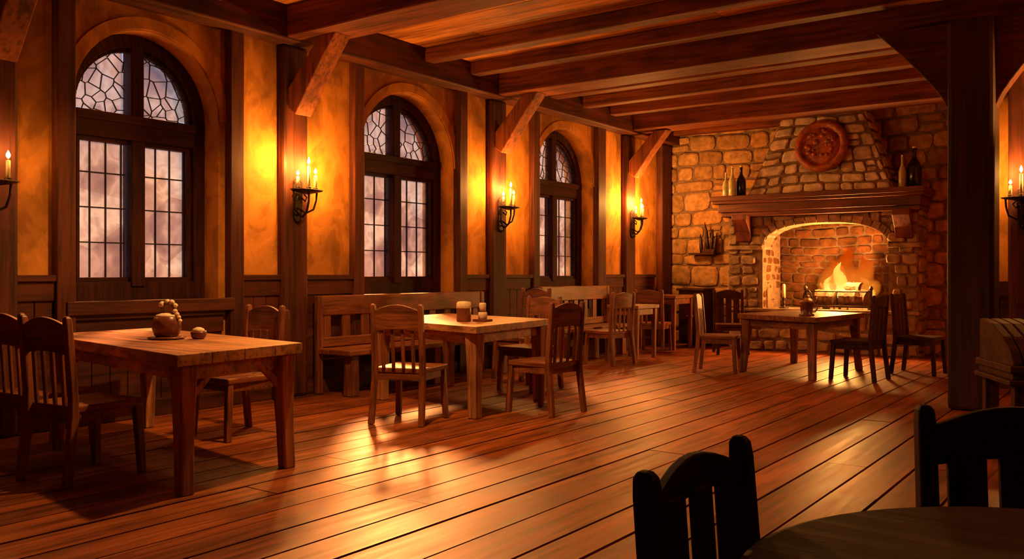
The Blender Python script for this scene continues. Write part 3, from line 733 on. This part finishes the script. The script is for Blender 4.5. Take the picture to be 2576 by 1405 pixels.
# ------------------------------------------------------------------ right-hand partition with sconce
PY = 10.6
mb = MB(); mb.box(5.25, X1, PY, PY+.3, 0, CEIL+.1); mb.box(5.25, 5.5, PY, Y1+.1, 0, CEIL+.1); struct(mb.build('wall_partition', 'plaster'))
mb = MB(); n = 14
for i in range(n): mb.box(5.26+i*.34, 5.26+(i+1)*.34-.006, PY-.04, PY, .12, .95)
mb.box(5.24, X1, PY-.07, PY, .95, 1.12); mb.box(5.24, X1, PY-.055, PY, 0, .14); trim(mb, 'timberX', .006)
mb = MB(); mb.box(5.22, 5.40, PY-.10, PY, 0, 3.44); trim(mb)
post(5.69, 5.98, PY-.22, PY-.02, 3.44, 'timber post behind the candle sconce at the right edge')
mb = MB(); mb.prism([(-.30, .0), (-.28, .22), (-.20, .42), (-.10, .52), (0, .58), (0, .95), (-.30, .95)], 'Y', -.05, .05)
tag(mb.build('knee_brace', 'timberX', loc=(5.68, PY-.07, 2.48), bevel=.01), 'curved brace over the lit plaster panel at the right edge', 'brace', 'diagonal knee braces')
place_sconce(cps[3], (5.83, PY-.225, 1.96), -PI/2, 'iron candle sconce at the right edge of the picture', .6)

# ------------------------------------------------------------------ furniture builders
def make_chair(name='dining_chair', w=.44, d=.42, sh=.45, bh=.96, pre='chair', slats=4, crest=.17, t=.045, sw=.028):
    root = empty(name); hw, hd = w/2, d/2
    mb = MB(); mb.hull8([(-hw+.01, -hd, sh-.045), (hw-.01, -hd, sh-.045), (hw+.01, hd+.02, sh-.045), (-hw-.01, hd+.02, sh-.045)],
                        [(-hw+.005, -hd, sh), (hw-.005, -hd, sh), (hw+.015, hd+.03, sh), (-hw-.015, hd+.03, sh)])
    mb.build('seat', pre+'Y', root, bevel=.010)
    mb = MB(); z0, z1 = sh-.10, sh-.043; q = .03
    mb.box(-hw+q, hw-q, hd-.035, hd-.012, z0, z1); mb.box(-hw+q, hw-q, -hd+.005, -hd+.028, z0, z1)
    mb.box(-hw+.012, -hw+.034, -hd+q, hd-q, z0, z1); mb.box(hw-.034, hw-.012, -hd+q, hd-q, z0, z1)
    mb.build('apron', pre+'X', root, bevel=.003)
    for s in (-1, 1):   # front legs, splayed
        x, y = s*(hw-.02), hd-.005; a = t*.52
        f = lambda cx, cy, z, a: [(cx-a, cy-a, z), (cx+a, cy-a, z), (cx+a, cy+a, z), (cx-a, cy+a, z)]
        mb = MB(); mb.hull8(f(x+s*.018, y+.025, 0, a*.92), f(x, y, sh-.03, a)); mb.build('leg', pre+'Z', root, bevel=.005)
    for s in (-1, 1):   # rear legs run up as back posts
        x, y = s*(hw-.012), -hd-.005; a = t*.5
        mb = MB(); vs = []
        for (cx, cy, z, k) in ((x+s*.012, y-.045, 0, 1.0), (x, y, sh-.06, 1.05), (x, y, sh+.05, 1.0), (x, y-.035, bh-.04, .92), (x, y-.038, bh-.012, .82), (x, y-.040, bh, .5)):
            vs.append([mb.bm.verts.new(p) for p in f(cx, cy, z, a*k)])
        mb.face(vs[0][::-1]); mb.face(vs[-1])
        for i in range(len(vs)-1):
            for k in range(4): mb.face([vs[i][k], vs[i][(k+1) % 4], vs[i+1][(k+1) % 4], vs[i+1][k]])
        mb.build('leg', pre+'Z', root, bevel=.006)
    # crest rail, arched top
    mb = MB(); n = 10; x0 = -hw+.02; yb = -hd-.005
    ytop = lambda z: yb-.035*max(0, (z-sh-.05))/(bh-.04-sh-.05)
    V = []
    for i in range(n+1):
        u = i/n; x = x0+(hw-.02-x0)*u; zt = bh-.055+.05*math.sin(PI*u); zb = bh-.05-crest+.018*math.sin(PI*u)
        cv = -.012*math.sin(PI*u)
        V.append([mb.bm.verts.new(p) for p in ((x, ytop(zb)-.011+cv, zb), (x, ytop(zb)+.011+cv, zb), (x, ytop(zt)+.011+cv, zt), (x, ytop(zt)-.011+cv, zt))])
    mb.face(V[0]); mb.face(V[-1][::-1])
    for i in range(n):
        for k in range(4): mb.face([V[i][k], V[i][(k+1) % 4], V[i+1][(k+1) % 4], V[i+1][k]])
    mb.build('crest_rail', pre+'X', root, bevel=.004)
    for i in range(slats):
        x = -hw+.045+(w-.09)*(i+.5)/slats; ztop = bh-.05-crest+.03
        mb = MB()
        mb.hull8([(x-sw/2, yb-.008, sh-.005), (x+sw/2, yb-.008, sh-.005), (x+sw/2, yb+.008, sh-.005), (x-sw/2, yb+.008, sh-.005)],
                 [(x-sw/2, ytop(ztop)-.008, ztop), (x+sw/2, ytop(ztop)-.008, ztop), (x+sw/2, ytop(ztop)+.008, ztop), (x-sw/2, ytop(ztop)+.008, ztop)])
        mb.build('slat', pre+'Z', root, bevel=.003)
    return root
def put(o, x, y, rz, label, group, cat='chair'):
    o.location = (x, y, 0); o.rotation_euler = (0, 0, math.radians(rz)); return tag(o, label, cat, group)
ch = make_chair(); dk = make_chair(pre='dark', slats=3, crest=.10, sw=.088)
used = set()
def chair(x, y, rz, label, group, dark=False, sc=1, sz=None):
    src = dk if dark else ch
    o = src if src.name not in used else copy_tree(src)
    used.add(src.name); put(o, x, y, rz, label, group); o.scale = (sc, sc, sz or sc); return o
G1, G2, G3, G4 = 'chairs at the nearest left table', 'chairs at the middle table', 'chairs at the far tables by the windows', 'chairs at the fireside table'
chair(1.73, 2.80, 6, 'wooden chair at the left of the picture with its pale seat catching the light', G1, sc=1.0)
chair(1.06, 2.88, 4, 'wooden chair mostly hidden behind the chair nearest the left edge', G1)
chair(1.35, 4.17, 178, 'pale wooden chair on the window side of the nearest left table', G1)
chair(1.97, 5.40, 17, 'wooden chair with slatted back standing in front of the middle table', G2)
chair(2.60, 6.44, 84, 'wooden chair at the right end of the middle table, seen from behind', G2)
chair(1.62, 7.62, 176, 'wooden chair behind the middle table with only its seat showing', G2)
chair(.62, 12.42, 12, 'wooden chair standing before the small table in the far corner', G3)
chair(1.02, 10.35, 78, 'wooden chair with tall back beside the third window, nearest of its group', G3)
chair(1.02, 8.32, 172, 'wooden chair by the post at the far end of the long bench', G3, sz=1.08)
chair(2.56, 10.36, -76, 'wooden chair with round-edged seat left of the fireside table', G4)
chair(4.18, 10.50, 84, 'near dark chair on the right of the fireside table', G4, True)
chair(4.62, 11.55, -96, 'dark chair behind, furthest right near the hearth', G4, True)
chair(1.75, 12.75, -150, 'brown chair against the stone wall left of the hearth', G4, True)

def table(quad, ztop, label, group, pre='table', leg=.085, th=.05, splay=.05, inset=.10, brackets=False, lz=.0, apron=.09):
    cx = sum(p[0] for p in quad)/4; cy = sum(p[1] for p in quad)/4
    q = [Vector((p[0]-cx, p[1]-cy, 0)) for p in quad]
    root = tag(empty('dining_table', (cx, cy, 0)), label, 'table', group)
    long = (q[1]-q[0]).length > (q[2]-q[1]).length
    mb = MB(); n = 4; A, B, C_, D = (q[0], q[1], q[2], q[3]) if long else (q[1], q[2], q[3], q[0])
    for i in range(n):    # boards run the long way
        a, b = i/n, (i+1)/n; g = .0012
        p0, p1 = A.lerp(D, a+g), B.lerp(C_, a+g); p2, p3 = B.lerp(C_, b-g), A.lerp(D, b-g)
        mb.hull8([p+Vector((0, 0, ztop-th)) for p in (p0, p1, p2, p3)], [p+Vector((0, 0, ztop)) for p in (p0, p1, p2, p3)], random.random())
    ax = 'X' if abs((B-A).x) > abs((B-A).y) else 'Y'
    mb.build('tabletop', pre+ax, root, bevel=.004)
    ins = []
    for i in range(4):
        d1 = (q[(i+1) % 4]-q[i]).normalized(); d2 = (q[i-1]-q[i]).normalized(); ins.append(q[i]+(d1+d2)*inset)
    for i in range(4):
        mb = MB(); mb.bar(ins[i]+Vector((0, 0, ztop-th-apron/2)), ins[(i+1) % 4]+Vector((0, 0, ztop-th-apron/2)), .03, apron); mb.build('apron', pre+'X', root, bevel=.004)
    for i in range(4):
        p = ins[i]; out = p.normalized(); a = leg/2; foot = p+out*splay
        zs = ztop-th-.005
        mb = MB(); vs = []
        for t, k, o in ((0, .78, 1.0), (.35, .80, .55), (.75, .95, .1), (1, 1.12, 0)):
            c = p.lerp(foot, o); z = zs*t
            vs.append([mb.bm.verts.new((c.x+sx_*a*k, c.y+sy_*a*k, z)) for sx_, sy_ in ((-1, -1), (1, -1), (1, 1), (-1, 1))])
        mb.face(vs[0][::-1]); mb.face(vs[-1])
        for j in range(3):
            for k in range(4): mb.face([vs[j][k], vs[j][(k+1) % 4], vs[j+1][(k+1) % 4], vs[j+1][k]])
        L = mb.build('leg', pre+'Z', root, bevel=.008)
        if brackets:
            d1 = (ins[(i+1) % 4]-p).normalized() if i % 2 == 0 else (ins[i-1]-p).normalized()
            d2 = (ins[i-1]-p).normalized() if i % 2 == 0 else (ins[(i+1) % 4]-p).normalized()
            for dd in (d1, d2):
                mb = MB(); mb.bar(p+Vector((0, 0, zs-.22)), p+dd*.17+Vector((0, 0, zs-.07)), .03, .04, up=(0, 0, 1)); mb.build('bracket', pre+'Z', L, bevel=.004)
    return root
GT = 'square-cornered tavern tables'
tA = [(2.72, 2.76), (2.60, 3.72), (.44, 4.06), (.52, 3.14)]
tB = [(2.45, 5.66), (2.26, 7.05), (.68, 7.42), (.86, 6.06)]
tD = [(3.85, 10.0), (3.98, 11.55), (2.92, 12.0), (2.76, 10.46)]
table(tA, .77, 'heavy wooden table nearest on the left, brown pot on it', GT, brackets=True, leg=.10, th=.065, splay=.03)
table(tB, .77, 'heavy wooden table in the middle of the room with a wooden tumbler on it', GT, leg=.11, th=.06, splay=.0)
table(tD, .71, 'dark wooden table in front of the fireplace', GT, pre='chair', leg=.10, th=.06, splay=.06)
table([(.86, 12.72), (.86, 13.45), (.16, 13.45), (.16, 12.72)], .86, 'small high table in the far corner by the stone wall', GT, pre='chair', leg=.07, splay=.0, inset=.06)
table([(1.14, 10.95), (1.14, 11.6), (.64, 11.6), (.64, 10.95)], .76, 'small wooden table half hidden under the third window', GT, pre='chair', leg=.07, splay=.0, inset=.06)

# bench (settle) along the wall
def settle(y0, y1, label, bh=.98, x0=.12, d=.50):
    root = tag(empty('settle_bench', (x0, (y0+y1)/2, 0)), label, 'bench', 'high-backed benches by the windows'); h = (y1-y0)/2
    mb = MB(); mb.box(.03, d, -h, h, .40, .455); mb.build('seat', 'chairY', root, bevel=.01)
    mb = MB(); mb.box(.0, .045, -h, h, bh-.2, bh); mb.box(.0, .04, -h, h, .46, .56); mb.build('back_rail', 'chairY', root, bevel=.01)
    n = int((y1-y0)/.25)
    for i in range(n):
        y = -h+(i+.5)*2*h/n; mb = MB(); mb.box(.008, .03, y-.055, y+.055, .55, bh-.19); mb.build('slat', 'chairZ', root, bevel=.004)
    for y in (-h, h-.06):
        mb = MB(); mb.box(-.005, .055, y-.005, y+.065, 0, bh+.0); mb.build('end_post', 'chairZ', root, bevel=.01)
    for y in (-h+.06, -.05, h-.17):
        mb = MB(); mb.hull8([(d-.15, y-.01, 0), (d-.04, y-.01, 0), (d-.04, y+.11, 0), (d-.15, y+.11, 0)], [(d-.14, y, .40), (d-.04, y, .40), (d-.04, y+.10, .40), (d-.14, y+.10, .40)]); mb.build('leg', 'chairZ', root, bevel=.008)
    return root
settle(6.02, 8.72, 'long high-backed wooden bench running under the second window')
settle(10.0, 11.85, 'high-backed wooden bench running under the third window', bh=1.02, d=.42)

# pot and small cup on the near table
pz = .77
pot = tag(empty('clay_pot', (1.64, 3.40, pz)), 'round brown clay pot with handle on the nearest left table', 'pot')
mb = MB(); mb.lathe([(.085, 0), (.115, .005), (.12, .014), (.085, .018)], n=28); mb.build('saucer', 'clay', pot, smooth=True)
mb = MB(); mb.lathe([(.062, .012), (.078, .03), (.092, .07), (.092, .11), (.080, .145), (.070, .152), (.064, .148), (.066, .12)], n=28); mb.build('body', 'clay', pot, smooth=True)
mb = MB(); mb.lathe([(.076, .146), (.070, .160), (.03, .172), (.01, .174)], n=24, wob=.15); mb.build('lid', 'cream', pot, smooth=True)
mb = MB(); mb.tube([(-.02, 0, .165), (-.03, 0, .205), (-.005, 0, .235), (.03, 0, .235), (.052, .0, .205), (.045, 0, .165), (.03, 0, .155)], [.012, .013, .016, .016, .015, .012, .008], 10); mb.build('handle', 'clay', pot, smooth=True)
mb = MB()
for (x, y, z, r) in ((-.03, 0, .228, .024), (.005, 0, .246, .02), (.035, -.005, .243, .02), (.058, -.005, .222, .017)): mb.lathe([(r*.3, -r*.9), (r*.9, -r*.4), (r, 0), (r*.8, r*.5), (r*.25, r*.85)], (x, y, z), 12)
for (x, y, z, r) in ((.062, -.02, .185, .017), (.074, -.02, .165, .017), (.086, -.02, .145, .016), (.094, -.02, .122, .015)): mb.lathe([(r*.3, -r*.9), (r*.9, -r*.4), (r, 0), (r*.8, r*.5), (r*.25, r*.85)], (x, y, z), 12)
mb.build('garlic_string', 'cream', pot, smooth=True)
for o in [pot]: o.rotation_euler = (0, 0, YAW)
cup = tag(empty('small_bowl', (1.80, 3.53, pz)), 'small dark bowl of cream food beside the brown pot', 'bowl')
mb = MB(); mb.lathe([(.03, 0), (.045, .01), (.052, .04), (.048, .055), (.042, .05)], n=20); mb.build('bowl', 'clay', cup, smooth=True)
mb = MB(); mb.lathe([(.045, .045), (.035, .068), (.012, .078)], n=14, wob=.3); mb.build('filling', 'cream', cup, smooth=True)
# things on the middle table
tm = tag(empty('wooden_tumbler', (1.87, 6.22, pz)), 'wooden tumbler with a pale slanted top on the middle table', 'tumbler')
mb = MB(); mb.lathe([(.062, 0), (.066, .01), (.068, .12), (.062, .15)], n=24); mb.build('body', 'clay', tm, smooth=True)
mb = MB(); mb.lathe([(.064, .118), (.069, .122), (.066, .165), (.055, .178), (.02, .182)], n=24); mb.build('lid', 'cream', tm, smooth=True)
cd = tag(empty('candle_stub', (2.0, 6.33, pz)), 'short pale candle on a small dark tray on the middle table', 'candle')
mb = MB(); mb.box(-.07, .07, -.06, .06, 0, .022); mb.build('tray', 'clay', cd, bevel=.006)
mb = MB(); mb.lathe([(.04, .022), (.042, .075), (.036, .085)], n=20); mb.build('base', 'cream', cd, smooth=True)
mb = MB(); mb.lathe([(.03, .085), (.03, .10)], n=16); mb.build('collar', 'clay', cd, smooth=True)
mb = MB(); mb.lathe([(.030, .10), (.032, .158), (.026, .168)], n=16); mb.build('candle', 'cream', cd, smooth=True)
# tankard on fireside table
tk = tag(empty('lidded_tankard', (3.62, 10.42, .71)), 'squat lidded tankard on the fireside table', 'tankard')
mb = MB(); mb.lathe([(.085, 0), (.088, .012), (.062, .03), (.072, .08), (.070, .13), (.078, .15), (.078, .165)], n=24); mb.build('body', 'clay', tk, smooth=True)
mb = MB(); mb.lathe([(.074, .165), (.05, .178), (.015, .185), (.018, .20), (.006, .212)], n=20); mb.build('lid', 'brass', tk, smooth=True)
mb = MB(); mb.tube([(.066, 0, .14), (.115, 0, .13), (.125, 0, .09), (.10, 0, .05), (.066, 0, .045)], .009, 8); mb.build('handle', 'brass', tk, smooth=True)

# dark cabinet at the stone wall
cb = tag(empty('low_cabinet', (.70, 13.84, 0)), 'low dark wooden cabinet against the stone wall in the corner', 'cabinet')
mb = MB(); mb.box(-.22, .22, -.2, .2, .04, .92); mb.build('body', 'darkZ', cb, bevel=.006)
mb = MB(); mb.box(-.25, .25, -.24, .21, .92, .96); mb.build('top', 'darkX', cb, bevel=.008)
for s in (-1, 1):
    mb = MB(); a, b = (s*.02, s*.20) if s > 0 else (s*.20, s*.02); mb.box(a, b, -.22, -.2, .1, .86); dd = mb.build('door', 'darkZ', cb, bevel=.004)
    mb = MB(); mb.lathe([(.012, 0), (.016, .012), (.008, .02)], (0, 0, 0), 10); kk = mb.build('knob', 'brass', dd); kk.location = (s*.045, -.22, .5); kk.rotation_euler = (PI/2, 0, 0)

# ------------------------------------------------------------------ foreground round table and chairs
def CW(lat, dep):   # metres right of and ahead of the viewpoint -> room coordinates
    return (CX+lat*math.cos(YAW)-dep*math.sin(YAW), lat*math.sin(YAW)+dep*math.cos(YAW))
x, y = CW(.84, 1.175)
rt = tag(empty('round_table', (x, y, 0)), 'dark round table filling the bottom right corner', 'table')
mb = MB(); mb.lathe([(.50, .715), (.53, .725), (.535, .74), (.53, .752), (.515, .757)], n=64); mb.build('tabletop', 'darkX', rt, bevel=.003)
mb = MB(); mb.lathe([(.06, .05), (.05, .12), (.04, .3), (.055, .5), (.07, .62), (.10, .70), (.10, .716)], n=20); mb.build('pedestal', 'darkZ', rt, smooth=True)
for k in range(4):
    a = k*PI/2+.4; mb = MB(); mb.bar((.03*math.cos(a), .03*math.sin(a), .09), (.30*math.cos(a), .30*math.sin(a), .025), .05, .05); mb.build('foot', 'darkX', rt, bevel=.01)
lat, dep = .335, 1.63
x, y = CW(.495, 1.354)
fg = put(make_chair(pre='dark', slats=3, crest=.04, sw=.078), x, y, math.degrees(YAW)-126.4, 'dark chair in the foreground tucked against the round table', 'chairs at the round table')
fg.scale = (.88, .9, .94)
for lm in [c for c in bpy.data.objects if c.parent == fg and c.name.startswith('leg')][2:3]: pass
mb = MB(); mb.lathe([(.016, 0), (.016, .004), (.011, .006), (.010, .003)], n=16); pg = mb.build('peg', 'darkX', fg, smooth=True); pg.location = (-.208, -.272, .885); pg.rotation_euler = (PI/2, 0, 0)
x, y = CW(1.16, 1.83)
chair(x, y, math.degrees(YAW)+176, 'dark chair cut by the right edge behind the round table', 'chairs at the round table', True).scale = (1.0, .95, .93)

# slope-lidded chest on legs at the right edge
x, y = CW(4.08, 6.3)
ct = tag(empty('slope_top_desk', (x, y, 0)), 'wooden desk with grooved sloping lid cut by the right edge', 'desk'); ct.rotation_euler = (0, 0, math.radians(26)); ct.scale = (1, 1, .90)
mb = MB(); n = 16
for i in range(n):
    a, b = -.6+1.2*i/n, -.6+1.2*(i+1)/n
    pr_ = [(-.32, .66), (-.26, .74), (-.12, .84), (.1, .93), (.34, .96), (.34, .62), (-.32, .62)]
    mb.prism(pr_, 'X', a+.005, b-.005)
mb.build('sloping_lid', 'darkX', ct, bevel=.008)
mb = MB(); mb.box(-.62, .62, -.34, .36, .575, .63); mb.box(-.60, .60, -.32, .34, .52, .575); mb.box(-.63, .63, -.35, .36, .48, .52); mb.build('case', 'darkX', ct, bevel=.008)
for sx_ in (-.55, .55):
    for sy_ in (-.28, .28):
        mb = MB(); mb.box(sx_-.035, sx_+.035, sy_-.035, sy_+.035, 0, .485); mb.build('leg', 'darkZ', ct, bevel=.006)
